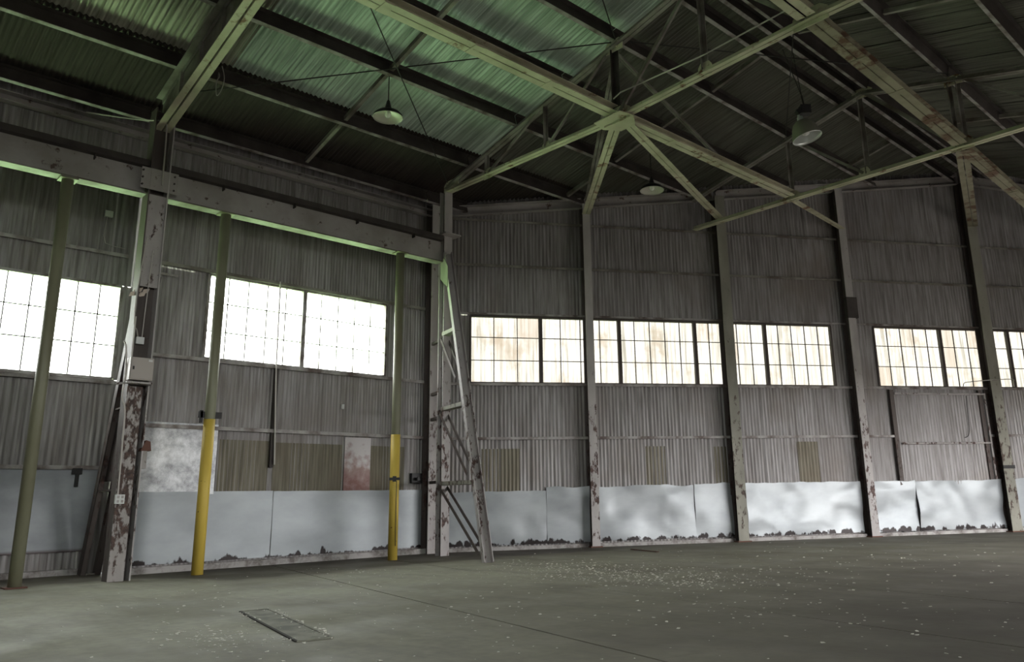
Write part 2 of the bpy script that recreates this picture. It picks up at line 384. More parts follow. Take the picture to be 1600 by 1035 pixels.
def fpt(a, b): return (-7.35+fx[0]*a+fy[0]*b, 7.18+fx[1]*a+fy[1]*b)
EDG = [v*2.05 for v in (-8, -7, -6, -5, -3, -1, 0, 1, 2, 3, 4, 5, 6, 7, 8, 9, 10, 11, 12, 13, 14, 15, 16)]
for b0, b1 in zip(EDG, EDG[1:]):
    for i in range(-3, 4):
        sh = (2.7 if int(b0*10) % 2 else 0.0); a0 = i*6.4+sh-1.9; gp = 0.011
        p = clip([fpt(a0, b0+gp), fpt(a0+6.4, b0+gp), fpt(a0+6.4, b1-gp), fpt(a0, b1-gp)], room)
        if len(p) >= 3:
            dz = random.uniform(-0.001, 0.0)
            obj('floor_slab', MB().poly([(x, y, -0.035+dz) for x, y in p], (0, 0, 1), 0.07), 'floor', fl)

# ------------------------------------------------------------------ left wall
wl = tag(empty('wall_left'), kind='structure')
UP0 = 6.85
ROWS = [(-0.1, 2.37), (2.37, 3.56), (5.115, 6.29), (6.29, 7.39)]
for z0, z1 in ROWS:
    sheet_row(wl, f_left, 4.40, YC, z0, z1 if z1 < 7 else 7.75, width=0.66, pitch=0.068)
sheet_row(wl, f_left, -1.5, 4.40, UP0, 7.75, width=0.66, pitch=0.085)
for a, b in ((4.40, 5.29), (9.04, YC)): sheet_row(wl, f_left, a, b, 3.56, 5.145, width=0.66, pitch=0.068)
# recessed first bay
for z0, z1 in ((-0.1, 1.70), (1.70, 3.22), (4.93, 5.47), (5.47, UP0+0.05)):
    sheet_row(wl, f_bay, -1.5, 4.36, z0, z1, width=0.9, pitch=0.108, amp=0.016)
sheet_row(wl, f_bay, 4.17, 4.36, 3.22, 4.93, width=0.9, pitch=0.108, amp=0.016)
sheet_row(wl, f_bay, -1.5, 0.2, 3.22, 4.93, width=0.9, pitch=0.108, amp=0.016)
def f_ret(u, z, off): return frame_of(V((BX+u, 4.38-off, z)), (1, 0, 0))
sheet_row(wl, f_ret, 0.0, WX-BX+0.03, -0.1, UP0, width=0.6, pitch=0.108)
obj('soffit', MB().box((BX-0.05, -1.6, UP0), (WX+0.02, 4.42, UP0+0.03)), 'purlin', wl)
obj('plain_cladding', MB().box((WX-0.05, REAR, 0), (WX, -1.45, 7.75)), 'wall_sheet', wl)
obj('plain_cladding', MB().box((BX-0.05, -1.55, 0), (WX, -1.45, UP0)), 'wall_sheet', wl)
def girt(parent, p0, p1, h, d, inw, m='girt'):
    mb = MB(); mid = V(inw)*d/2
    mb.bar(V(p0)+mid, V(p1)+mid, d, 0.008, (0, 0, 1), 0, h/2); mb.bar(V(p0)+V(inw)*d, V(p1)+V(inw)*d, 0.008, h, (0, 0, 1))
    return obj('girt', mb, m, parent)
IX = V((1, 0, 0))
for z in (2.36, 3.55, 5.17, 6.29): girt(wl, left(4.42, z, 0.02), left(YC-0.25, z, 0.02), 0.06, 0.07, IX, 'girt' if z < 5 else 'rafter')
for z in (1.71, 3.17, 5.47): girt(wl, left(-1.4, z, 0.02, BX), left(4.20, z, 0.02, BX), 0.06, 0.07, IX)
girt(wl, left(4.42, 4.98, 0.02), left(4.75, 4.98, 0.02), 0.04, 0.05, IX)
# eave strut along the top of the left wall
obj('eave_strut', MB().channel(left(-1.4, 7.42, 0.10), left(YC-0.1, 7.42, 0.10), 0.16, 0.16, 0.012, side=-1), 'girder', wl)
# studs, patches
obj('stud', MB().bar(left(6.66, 1.70, 0.05), left(6.66, 3.60, 0.05), 0.07, 0.07, (1, 0, 0)), 'purlin', wl)
obj('rusty_patch_sheet', MB().box((WX+0.02, 8.16, 1.26), (WX+0.035, 8.74, 2.31)), 'rusty_sheet', wl)
obj('galvanised_patch_sheet', MB().box((WX+0.03, 4.46, 1.24), (WX+0.045, 5.67, 2.43)), 'spangle', wl)
sheet_row(wl, f_left, 5.70, 6.62, 1.1, 2.18, width=0.92, pitch=0.068, m='olive_sheet', off=0.014)
sheet_row(wl, f_left, 6.72, 8.12, 1.1, 2.16, width=0.72, pitch=0.068, m='olive_sheet', off=0.014)
sheet_row(wl, f_left, 8.76, 9.55, 1.1, 2.16, width=0.80, pitch=0.068, m='olive_sheet', off=0.014)

# dented kick sheets: grid meshes pushed in and out, with a ragged top edge
def kick(parent, name, P, u0, u1, z0, z1, m='kick', amp=0.03, seed=0.0, nx=None, rag=0.02, base=0.045):
    nx = nx or max(6, int((u1-u0)/0.09)); nz = 14; mb = MB()
    for t in (0, 1):
        for i in range(nx+1):
            for k in range(nz+1):
                u = u0+(u1-u0)*i/nx; zz = z0+(z1-z0)*k/nz
                d = mnoise.noise(V((u*0.8+seed, zz*1.0, seed)))*amp*1.9 + mnoise.noise(V((u*2.3, zz*2.4, seed+9)))*amp*0.6
                ridge = abs(mnoise.noise(V((u*0.9+seed*2, zz*1.6+u*0.5, seed+4)))); d += max(0, 0.12-ridge)*amp*2.2
                d *= 0.35+0.65*min(1, 3*k/nz*1.0+0.2)
                if k >= nz-1: zz += mnoise.noise(V((u*3.1, seed, 1)))*rag*(1 if k == nz else 0.4); d += mnoise.noise(V((u*2.0, seed, 5)))*amp*0.9
                if k == 0: zz += abs(mnoise.noise(V((u*6, seed, 2))))*rag*0.8
                mb.v.append(P(u, zz, max(base + d, 0.026+0.012*k/nz) - t*0.003))
    q = (nx+1)*(nz+1)
    for i in range(nx):
        for k in range(nz):
            a = i*(nz+1)+k; mb.f.append((a, a+1, a+nz+2, a+nz+1)); a += q; mb.f.append((a, a+nz+1, a+nz+2, a+1))
    return obj(name, mb, m, parent, smooth=True)
for k, (a, b, z1) in enumerate(((4.36, 6.745, 1.285), (6.755, 10.12, 1.28))):
    kick(wl, 'kick_panel', left, a, b, 0.13, z1, m='kick_grey', amp=0.012, seed=k*3.7+1, rag=0.006)
kick(wl, 'kick_panel', lambda u, z, o: left(u, z, o, BX), -1.0, 4.12, 0.36, 1.70, m='kick_dull', amp=0.014, seed=11, rag=0.006)

# ------------------------------------------------------------------ back wall
wb_ = tag(empty('wall_back'), kind='structure')
SEND = 20.6
for z0, z1 in ROWS[:3]: sheet_row(wb_, f_back, 0.0, SEND, z0, z1, pitch=0.084)
sheet_row(wb_, f_back, 0.0, SEND, 6.29, 7.38, pitch=0.084)
sheet_row(wb_, f_back, 0.0, SEND, 7.38, 8, pitch=0.084, topf=lambda s: roofz(WX+s*DB.x)+0.10)
for a, b in ((0.0, 0.74), (9.79, 10.96)): sheet_row(wb_, f_back, a, b, 3.56, 5.145, pitch=0.084)
wend = obj('plain_cladding', MB().poly([back(SEND, 0), back(30.2, 0), back(30.2, 7.9), back(SEND, roofz(WX+SEND*DB.x)+0.1)], NB, 0.04), 'wall_sheet', wb_)
CS = [(3.46, 0.18, 'column'), (6.89, 0.25, 'column_green'), (10.22, 0.20, 'column'), (14.11, 0.29, 'column_green'), (17.9, 0.25, 'column')]
cuts = [0.12] + [c[0] for c in CS] + [SEND-0.2]
for i in range(len(cuts)-1):
    a, b = cuts[i]+0.05, cuts[i+1]-0.05
    for z in (2.35, 3.545, 5.15, 6.29, 7.38):
        if z == 2.35 and i == 3: b2 = 11.2
        else: b2 = b
        girt(wb_, back(a, z, 0.02), back(b2, z, 0.02), 0.055 if z != 5.15 else 0.04, 0.07, NB, 'girt' if z < 5.2 else 'rafter')
girt(wb_, back(13.95, 2.35, 0.02), back(14.05, 2.35, 0.02), 0.055, 0.07, NB)
for k, (a, b, z1) in enumerate(((0.99, 1.86, 2.13), (4.76, 5.24, 2.16), (6.41, 6.75, 2.14), (8.58, 9.12, 2.24))):
    sheet_row(wb_, f_back, a, b, 1.1, z1, width=1.0, pitch=0.084, m='olive_sheet', off=0.014)
for a, b in ((0.05, 3.4), (3.5, 6.83), (6.95, 10.15), (10.3, 14.0), (14.2, 17.8)):   # rafter on top of the end wall
    z = lambda s: roofz(WX+s*DB.x)-0.30+0.07
    obj('end_rafter', MB().channel(back(a, z(a), 0.09), back(b, z(b), 0.09), 0.14, 0.24, 0.014, side=-1), 'girder', wb_)
for k, (a, b, z0, z1, am) in enumerate(((0.22, 2.425, 0.10, 1.22, 0.05), (2.435, 3.40, 0.10, 1.29, 0.045), (3.60, 5.855, 0.11, 1.285, 0.05), (5.865, 6.78, 0.11, 1.30, 0.03),
        (7.12, 10.10, 0.10, 1.29, 0.06), (10.36, 11.565, 0.09, 1.28, 0.06), (11.575, 14.0, 0.10, 1.26, 0.05), (14.46, 17.7, 0.10, 1.27, 0.05), (18.1, 20.3, 0.10, 1.27, 0.05))):
    kick(wb_, 'kick_panel', back, a, b, z0, z1, amp=am, seed=20+k*5.3, rag=0.035, base=0.075 if not 10 < a < 14 else 0.115)

# ------------------------------------------------------------------ curbs
obj_ = obj('baseboard_left', MB().box((WX, 4.40, -0.03), (WX+0.13, YC-0.05, 0.10)), 'curb'); tag(obj_, kind='structure')
obj_ = obj('baseboard_bay', MB().box((BX, -1.4, -0.03), (BX+0.13, 4.0, 0.09)), 'curb'); tag(obj_, kind='structure')
mb = MB()
for i in range(len(cuts)-1):
    a, b = cuts[i]+0.12, cuts[i+1]-0.12
    mb.quad_box([back(a, -0.03, 0), back(b, -0.03, 0), back(b, -0.03, 0.15), back(a, -0.03, 0.15), back(a, 0.075, 0), back(b, 0.075, 0), back(b, 0.075, 0.15), back(a, 0.075, 0.15)])
tag(obj('baseboard_back', mb, 'curb'), kind='structure')

# ------------------------------------------------------------------ unseen walls that close the hall
wr = empty('wall_right'); tag(wr, kind='structure')
obj('plain_cladding', MB().box((RX, REAR, -0.1), (RX+0.08, DY0, RZ0)), 'wall_sheet', wr)
obj('plain_cladding', MB().box((RX, DY1, -0.1), (RX+0.08, 37, RZ0)), 'wall_sheet', wr)
obj('plain_cladding', MB().box((RX, DY0, DH), (RX+0.08, DY1, RZ0)), 'wall_sheet', wr)
obj('plain_cladding', MB().box((RX, REAR, RZ1), (RX+0.08, 37, 7.9)), 'wall_sheet', wr)
ed = [REAR] + [v for ab in RWIN for v in ab] + [37]
for a, b in zip(ed[::2], ed[1::2]): obj('plain_cladding', MB().box((RX, a, RZ0), (RX+0.08, b, RZ1)), 'wall_sheet', wr)
obj_ = obj('wall_rear', MB().poly([(WX, REAR, 0), (RX, REAR, 0), (RX, REAR, 7.9), (RIDGE, REAR, roofz(RIDGE)+0.1), (WX, REAR, 7.75)], (0, 1, 0), 0.06), 'wall_sheet'); tag(obj_, kind='structure')

# ------------------------------------------------------------------ roof
ce = tag(empty('ceiling'), kind='structure')
def yback(x): return YC + (x-WX)/DB.x*DB.y
def roof_strip(xa, xb, y0, y1, w, lap=0.0, kind=lambda y: 'roof_sheet'):
    za, zb = roofz(xa), roofz(xb); L = math.hypot(xb-xa, zb-za)
    zdir = V((xb-xa, 0, zb-za)).normalized(); xdir = V((0, 1, 0)); ydir = zdir.cross(xdir)
    y = y0; k = 0
    while y < y1:
        me = corrugated(w+0.04, L+0.06, 0.085, 0.020, kind(y))
        o = bpy.data.objects.new('roof_sheet', me); COL.objects.link(o)
        p = V((xa, y, za)) + V((0, 0, 0.02 + lap + (0.006 if k % 2 else 0)))
        o.matrix_world = Matrix(((xdir.x, ydir.x, zdir.x, p.x), (xdir.y, ydir.y, zdir.y, p.y), (xdir.z, ydir.z, zdir.z, p.z), (0, 0, 0, 1)))
        o.parent = ce; y += w; k += 1
pale = lambda y: 'roof_green_lit' if 3.9 <= y < 10.0 else ('roof_khaki_lit' if y < 3.9 else 'roof_sheet')  # lighter sheets paint in the light that reaches these bays
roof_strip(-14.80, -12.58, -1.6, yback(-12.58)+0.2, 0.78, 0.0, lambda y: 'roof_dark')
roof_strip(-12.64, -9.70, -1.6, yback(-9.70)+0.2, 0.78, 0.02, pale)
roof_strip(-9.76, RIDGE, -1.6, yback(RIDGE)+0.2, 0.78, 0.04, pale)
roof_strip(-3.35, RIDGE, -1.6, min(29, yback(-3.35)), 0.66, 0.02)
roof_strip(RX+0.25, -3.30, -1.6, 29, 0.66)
mb = MB()   # plain decking over the part behind the camera and far off to the right
for xa, xb, y0, y1 in ((-14.8, RIDGE, REAR-0.1, -1.55), (RIDGE, RX+0.25, REAR-0.1, -1.55), (RIDGE, RX+0.25, 28.5, 37.5)):
    a = V((xa, y0, roofz(xa)+0.05)); b = V((xb, y0, roofz(xb)+0.05)); c = V((xb, y1, roofz(xb)+0.05)); d = V((xa, y1, roofz(xa)+0.05))
    t = V((0, 0, 0.03)); mb.quad_box([a, b, c, d, a+t, b+t, c+t, d+t])
mb.quad_box([V((RIDGE-0.3, REAR, 9.68)), V((RIDGE+0.3, REAR, 9.68)), V((RIDGE+0.3, 29, 9.68)), V((RIDGE-0.3, 29, 9.68)), V((RIDGE, REAR, 9.75)), V((RIDGE+0.01, REAR, 9.75)), V((RIDGE+0.01, 29, 9.75)), V((RIDGE, 29, 9.75))])
obj('plain_decking', mb, 'roof_sheet', ce)
FRAMES = [-7.0, -1.9, 3.95, 9.75, 15.6, 21.45, 27.3]
PURL = [-14.1, -12.62, -11.08, -9.72, -8.40, -7.12, -6.70, -6.40, -4.80, -3.29, -1.85, -0.4]
for x in PURL:
    zc = roofz(x)-0.02; ye = min(29, yback(x)-0.05)
    for a, b in zip(FRAMES, FRAMES[1:]):
        b = min(b, ye)
        if b-a < 0.3: continue
        p0 = V((x, a+0.01, zc-0.12)); p1 = V((x, b-0.01, zc-0.12)); tilt = V((-SL, 0, 1)) if x < RIDGE else V((SL, 0, 1))
        mb = MB()
        mb.bar(p0, p1, 0.010, 0.22, tilt); sgn = -1
        mb.bar(p0, p1, 0.08, 0.010, tilt, -sgn*0.04, 0.105)
        pu = obj('purlin', mb, 'purlin', ce)
        obj('lower_flange', MB().bar(p0, p1, 0.07, 0.010, tilt, sgn*0.035, -0.112), 'girt', pu)  # lit edge of the purlin put into a paler grey
for ym in (-1.0, 6.85, 12.7, 18.5):       # light struts between purlins at mid-bay
    for x0, x1 in zip(PURL, PURL[1:]):
        if abs(x1-x0) < 0.5 or ym > yback(x0)-0.3: continue
        a = V((x0+0.02, ym, roofz(x0)-0.15)); b = V((x1-0.02, ym, roofz(x1)-0.15))
        obj('sag_strut', MB().bar(a, b, 0.07, 0.01, (0, 0, 1), 0, -0.04).bar(a, b, 0.01, 0.08, (0, 0, 1), 0.03, 0), 'rafter', ce)
# crossed tie rods under the purlins
def rod(parent, p0, p1, r=0.011, name='tie_rod', m='wire'): return obj(name, MB().tube([p0, p1], r, 6), m, parent)
def chordz(x): return roofz(x)-0.28
for (xa, xb, y0, y1) in ((-13.3, -8.45, 3.98, 9.72), (-8.35, -4.75, 3.98, 9.72), (-8.35, -4.75, 9.8, 15.5)):
    for (p, q) in (((xa, y0), (xb, y1)), ((xa, y1), (xb, y0))):
        rod(ce, V((p[0], p[1], chordz(p[0])+0.02)), V((q[0], q[1], chordz(q[0])+0.02)))

# ------------------------------------------------------------------ trusses
def gusset(parent, c, w, h, nrm, m='truss', t=0.014, bolts=4):
    c = V(c); nrm = V(nrm).normalized(); e1 = nrm.cross(V((0, 0, 1))) if abs(nrm.z) < 0.9 else V((1, 0, 0)); e1.normalize(); e2 = e1.cross(nrm)
    pts = [c+e1*w*0.5+e2*h*0.2, c+e1*w*0.3+e2*h*0.5, c-e1*w*0.3+e2*h*0.5, c-e1*w*0.5+e2*h*0.2, c-e1*w*0.5-e2*h*0.5, c+e1*w*0.5-e2*h*0.5]
    mb = MB().poly(pts, nrm, t)
    for k in range(bolts):
        q = c + e1*w*(0.32*math.cos(k*6.28/bolts+0.6)) + e2*h*(0.28*math.sin(k*6.28/bolts+0.6))
        mb.bar(q-nrm*0.03, q+nrm*0.03, 0.028, 0.028, e2)
    return obj('gusset_plate', mb, m, parent)
def make_truss(y, label, bottom, top_pts, verts, diags, gus):
    t = thing('roof_truss', label, 'truss', (RIDGE, y, 7.46), 'steel roof trusses')
    for a, b in zip(bottom, bottom[1:]):
        obj('bottom_chord', MB().angles(V((a[0], y, a[1])), V((b[0], y, b[1])), 0.17, 0.09, 0.013, 0.02), 'truss', t)
    for a, b in zip(top_pts, top_pts[1:]):
        obj('top_chord', MB().angles(V((a[0], y, a[1])), V((b[0], y, b[1])), 0.17, 0.10, 0.013, 0.02), 'rafter', t)
    for x, z0, z1, w, m in verts:
        obj('vertical', MB().bar(V((x, y+0.03, z0)), V((x, y+0.03, z1)), w, 0.012, (0, 1, 0)).bar(V((x-w/2+0.006, y-0.01, z0)), V((x-w/2+0.006, y-0.01, z1)), 0.012, 0.07, (0, 1, 0)), m, t)
    for x0, z0, x1, z1, w, m in diags:
        obj('diagonal', MB().bar(V((x0, y-0.03, z0)), V((x1, y-0.03, z1)), w, 0.012, (0, 1, 0)).bar(V((x0, y, z0)), V((x1, y, z1)), 0.012, w, (0, 1, 0)), m, t)
    for x, z, w, h in gus: gusset(t, (x, y, z), w, h, (0, 1, 0))
    return t
tcz = lambda x: chordz(x)-0.06
make_truss(9.75, 'nearer of the two roof trusses, running up from the corner column', [(-13.35, 7.58), (-8.41, 7.46), (-4.68, 7.60), (0.35, 7.60)],
    [(-13.35, tcz(-13.35)), (RIDGE, tcz(RIDGE)), (0.35, tcz(0.35))],
    [(-11.98, 7.52, tcz(-11.98), 0.06, 'rafter'), (-10.21, 7.52, tcz(-10.21), 0.05, 'rafter'), (-8.41, 7.48, tcz(-8.41), 0.13, 'purlin'), (-6.53, 7.58, tcz(-6.55), 0.09, 'rafter'), (-4.70, 7.60, tcz(-4.7), 0.12, 'rafter'), (-2.9, 7.6, tcz(-2.9), 0.05, 'rafter')],
    [(-11.9, 7.55, -10.25, tcz(-10.25), 0.045, 'rafter'), (-10.1, 7.55, -8.5, tcz(-8.5), 0.045, 'rafter'), (-8.33, 7.52, -6.62, tcz(-6.62), 0.07, 'rafter'), (-6.5, tcz(-6.5), -4.78, 7.6, 0.07, 'rafter'), (-4.6, tcz(-4.6), -2.95, 7.6, 0.045, 'rafter')],
    [(-13.2, 7.66, 0.5, 0.26), (-11.95, 7.54, 0.26, 0.22), (-10.2, 7.54, 0.22, 0.18), (-8.41, 7.50, 0.60, 0.28), (-8.41, tcz(-8.41), 0.40, 0.24), (-6.53, 7.58, 0.26, 0.24), (-4.70, 7.62, 0.55, 0.28)])
T2L = -11.1
make_truss(15.6, 'farther of the two roof trusses, whose left end runs into the back wall', [(T2L, 7.46), (-8.38, 7.46), (-4.74, 7.46), (0.35, 7.46)],
    [(T2L, tcz(T2L)), (RIDGE, tcz(RIDGE)), (0.35, tcz(0.35))],
    [(-8.38, 7.48, tcz(-8.38), 0.08, 'rafter'), (-6.62, 7.48, tcz(-6.55), 0.09, 'rafter'), (-4.82, 7.46, tcz(-4.75), 0.07, 'rafter'), (-4.66, 7.46, tcz(-4.75), 0.07, 'rafter')],
    [(-8.3, tcz(-8.4), -6.72, 7.52, 0.06, 'rafter'), (-6.5, tcz(-6.5), -4.85, 7.52, 0.08, 'rafter'), (-4.6, tcz(-4.6), -2.9, 7.5, 0.05, 'rafter')],
    [(-8.38, 7.50, 0.34, 0.22), (-6.70, 7.52, 0.24, 0.24), (-6.55, tcz(RIDGE), 0.45, 0.22), (-4.74, 7.50, 0.42, 0.26), (-4.74, tcz(-4.74)-0.02, 0.34, 0.2)])
# deep plate rafter over the rusty column of the left wall
t = thing('rafter_girder', 'deep sloping plate rafter with pale twin-angle lower edge at upper left', 'rafter', (-13.3, 3.95, 7.2))
xs = (-13.45, -8.6); lz = lambda x: 7.20+0.217*(x+13.3)
for nm, zf, m in (('bottom_flange', lambda x: lz(x), 'truss'), ('top_flange', lambda x: chordz(x)-0.03, 'rafter')):
    obj(nm, MB().angles(V((xs[0], 3.95, zf(xs[0]))), V((xs[1], 3.95, zf(xs[1]))), 0.24, 0.10, 0.014, 0.03, flip=1 if nm[0] == 'b' else -1), m, t)
obj('web', MB().poly([(xs[0], 3.95, lz(xs[0])), (xs[1], 3.95, lz(xs[1])), (xs[1], 3.95, chordz(xs[1])), (xs[0], 3.95, chordz(xs[0]))], (0, 1, 0), 0.012), 'rafter', t)
for x in (-12.6, -11.8, -11.0, -10.2, -9.4):
    obj('stiffener', MB().bar((x, 3.92, lz(x)+0.05), (x, 3.92, chordz(x)-0.05), 0.06, 0.05, (0, 1, 0)), 'rafter', t)
mir = lambda x: 2*RIDGE-x
obj('bottom_flange', MB().angles(V((xs[1], 3.95, lz(xs[1]))), V((RIDGE, 3.95, lz(xs[1])+0.3)), 0.24, 0.10, 0.014, 0.03), 'truss', t)

# ------------------------------------------------------------------ struts and braces
def strut(name, label, p0, p1, w, d, cat='strut', group=None, m='truss', style='channels'):
    p0, p1 = V(p0), V(p1); t = thing(name, label, cat, p0, group)
    if style == 'channels':
        ax = (p1-p0).normalized(); sd = ax.cross(V((0, 0, 1))).normalized()
        for k in (-1, 1):
            q = sd*(k*(w/4+0.002))
            obj('channel', MB().channel(p0+q, p1+q, w/2-0.003, d, 0.012, side=-k), m, t)
        L = (p1-p0).length; nb = int(L/1.4)
        for i in range(1, nb): 
            c = p0.lerp(p1, i/nb); obj('batten_plate', MB().bar(c-ax*0.08, c+ax*0.08, w*0.98, 0.008, (0, 0, 1), 0, -d/2-0.004), m, t)
    else:
        obj('angle', MB().angles(p0, p1, w, d, 0.012, 0.014), m, t)
    return t
strut('longitudinal_strut', 'broad strut from top edge of picture to the bright joint of nearer truss', (-8.32, 0.5, 7.50), (-8.40, 9.62, 7.52), 0.27, 0.13, group='longitudinal struts')
strut('longitudinal_strut', 'strut running between the lower left joints of both roof trusses', (-8.40, 9.88, 7.50), (-8.38, 15.48, 7.52), 0.24, 0.12, group='longitudinal struts')
strut('longitudinal_strut', 'rust-blotched strut joining both trusses right of the bell lamp', (-4.70, 9.88, 7.62), (-4.74, 15.48, 7.50), 0.27, 0.12, group='longitudinal struts', m='truss_rusty')
strut('longitudinal_strut', 'strut going on from farther truss to the right edge', (-4.76, 15.72, 7.48), (-5.0, 25.2, 7.35), 0.24, 0.12, group='longitudinal struts', m='truss_rusty')
strut('longitudinal_strut', 'short visible end of strut cut off by top edge, above the bell lamp', (-4.70, 2.0, 7.62), (-4.70, 9.62, 7.62), 0.28, 0.12, group='longitudinal struts')
strut('knee_brace', 'flat brace from bright truss joint to first column of back wall', (-8.50, 9.84, 7.44), back(3.46, 7.62, 0.33), 0.20, 0.06, 'brace', 'braces to the back wall columns', style='angles')
strut('knee_brace', 'flat brace from bright truss joint to second column of back wall', (-8.34, 9.86, 7.44), back(6.95, 7.62, 0.33), 0.20, 0.06, 'brace', 'braces to the back wall columns', style='angles')
strut('knee_brace', 'brace from farther truss to third column of back wall', (-8.42, 15.74, 7.46), back(10.22, 7.62, 0.33), 0.14, 0.06, 'brace', 'braces to the back wall columns', style='angles')
strut('knee_brace', 'rust-spotted brace from farther truss to fourth column of back wall', (-4.80, 15.74, 7.44), back(14.15, 7.9, 0.33), 0.24, 0.06, 'brace', 'braces to the back wall columns', style='angles', m='truss_rusty')
strut('upper_brace', 'grey sloping brace behind the bright joint, up to top chord', (-8.48, 9.86, 8.66), back(3.50, 7.95, 0.34), 0.14, 0.07, 'brace', m='rafter', style='angles')
strut('sway_brace', 'thin brace from nearer truss top down to middle of strut', (-8.42, 9.86, 8.72), (-8.36, 12.7, 7.60), 0.07, 0.06, 'brace', m='rafter', style='angles')
obj_ = obj('thin_conduit', MB().tube([(-8.36, 9.62, 7.74), (-8.2, 9.62, 7.80), (-6.47, 9.62, 7.74), (-4.76, 9.62, 7.82), (-2.5, 9.62, 7.8)], 0.012, 6), 'conduit', org=(-8.36, 9.62, 7.74)); tag(obj_, 'thin pale conduit strung above bottom chord of nearer truss', 'conduit')
p = gusset(None, (-8.42, 9.75, 7.395), 0.62, 0.55, (0, 0, 1), bolts=6) if False else None
obj_ = obj('joint_plate', MB().poly([V((-8.42, 9.75, 7.40))+V(q) for q in ((0.34, 0.05, 0), (0.12, 0.36, 0), (-0.22, 0.36, 0), (-0.40, 0.08, 0), (-0.34, -0.22, 0), (0.28, -0.24, 0))], (0, 0, 1), 0.014), 'truss', org=(-8.42, 9.75, 7.40)); tag(obj_, 'bright flat bolted plate under joint of nearer truss', 'plate')

# ------------------------------------------------------------------ crane girders on the left
def girder(label, y0, y1):
    t = thing('crane_girder', label, 'girder', (-13.38, y0, 5.93), 'crane girders along the left wall'); x = -13.38
    obj('bottom_flange', MB().box((x-0.13, y0, 5.93), (x+0.10, y1, 5.955)), 'rafter', t)
    obj('web', MB().box((x-0.02, y0, 5.955), (x+0.0, y1, 6.40)), 'girder', t)
    obj('top_flange', MB().box((x-0.16, y0, 6.40), (x+0.13, y1, 6.425)), 'purlin', t)
    obj('cap_channel', MB().box((x-0.10, y0, 6.425), (x+0.10, y1, 6.52)), 'purlin', t)
    for k in range(int((y1-y0)/1.3)):
        y = y0+0.9+k*1.3
        obj('stiffener', MB().box((x, y, 6.33), (x+0.10, y+0.015, 6.40)), 'purlin', t)
girder('grey girder section left of the rusty column', -1.8, 3.78)
girder('grey girder section between rusty column and the corner', 4.10, 9.62)

# ------------------------------------------------------------------ columns on the left
t = thing('steel_column', 'rusty column with beige cabinet standing in front of left wall', 'column', (-13.33, 3.93, 0))
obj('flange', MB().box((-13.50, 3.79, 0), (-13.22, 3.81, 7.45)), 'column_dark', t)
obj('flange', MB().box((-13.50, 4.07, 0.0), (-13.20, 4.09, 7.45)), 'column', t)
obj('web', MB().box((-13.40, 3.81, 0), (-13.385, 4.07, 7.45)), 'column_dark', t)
obj('cover_plate', MB().box((-13.24, 3.785, 0), (-13.215, 4.0, 2.82)), 'column_rusty', t)
obj('cover_plate', MB().box((-13.26, 3.80, 4.40), (-13.24, 4.08, 5.93)), 'column_rusty', t)
obj('splice_plate', MB().box((-13.22, 3.80, 6.0), (-13.205, 4.22, 6.36)).box((-13.215, 3.66, 6.0), (-13.21, 3.80, 6.36)), 'girder', t)
for yy in (3.68, 4.16):
    for zz in (6.06, 6.18, 6.30): obj('bolt', MB().tube([(-13.21, yy, zz), (-13.19, yy, zz)], 0.016, 6), 'purlin', t)
t = thing('raking_leg', 'dark raking leg behind the rusty column', 'brace', (-15.2, 4.15, 0))
a, b = V((-13.62, 4.05, 4.7)), V((-15.15, 4.05, 0.0))
obj('channel', MB().channel(a+V((0, 0.12, 0)), b+V((0, 0.12, 0)), 0.08, 0.16, side=1), 'column_dark', t)
obj('channel', MB().channel(a-V((0, 0.10, 0)), b-V((0, 0.10, 0)), 0.08, 0.16, side=-1), 'column_dark', t)
for f in (0.45, 0.72):
    c = a.lerp(b, f); obj('tie_plate', MB().box((c.x-0.05, 3.93, c.z-0.02), (-13.5, 4.17, c.z)), 'column_dark', t)
obj('side_plate', MB().poly([(-13.5, 4.02, 1.45), (-13.5, 4.02, 4.5), (-13.7, 4.02, 4.4), (-14.75, 4.02, 1.45)], (0, 1, 0), 0.012), 'column_dark', t)
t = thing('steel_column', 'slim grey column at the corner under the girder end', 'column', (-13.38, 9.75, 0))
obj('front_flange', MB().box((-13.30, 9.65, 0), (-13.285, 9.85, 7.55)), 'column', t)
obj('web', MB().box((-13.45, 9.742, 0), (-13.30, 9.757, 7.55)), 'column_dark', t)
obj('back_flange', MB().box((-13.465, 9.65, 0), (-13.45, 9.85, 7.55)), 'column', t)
t = thing('wall_column', 'dark rusty column tight in the corner of both walls', 'column', (-14.25, 10.05, 0))
obj('flange', MB().box((-14.18, 9.96, 0), (-14.165, 10.18, 7.6)), 'column', t)
obj('flange', MB().box((-14.40, 9.96, 0), (-14.385, 10.18, 7.6)), 'column_dark', t)
obj('web', MB().box((-14.385, 10.06, 0), (-14.18, 10.075, 7.6)), 'column_dark', t)
for z in (1.42, 2.72, 3.25, 4.35):
    obj('bracket', MB().bar((-14.18, 10.02, z), (-13.46, 9.80, z), 0.06, 0.06), 'column_dark', t)
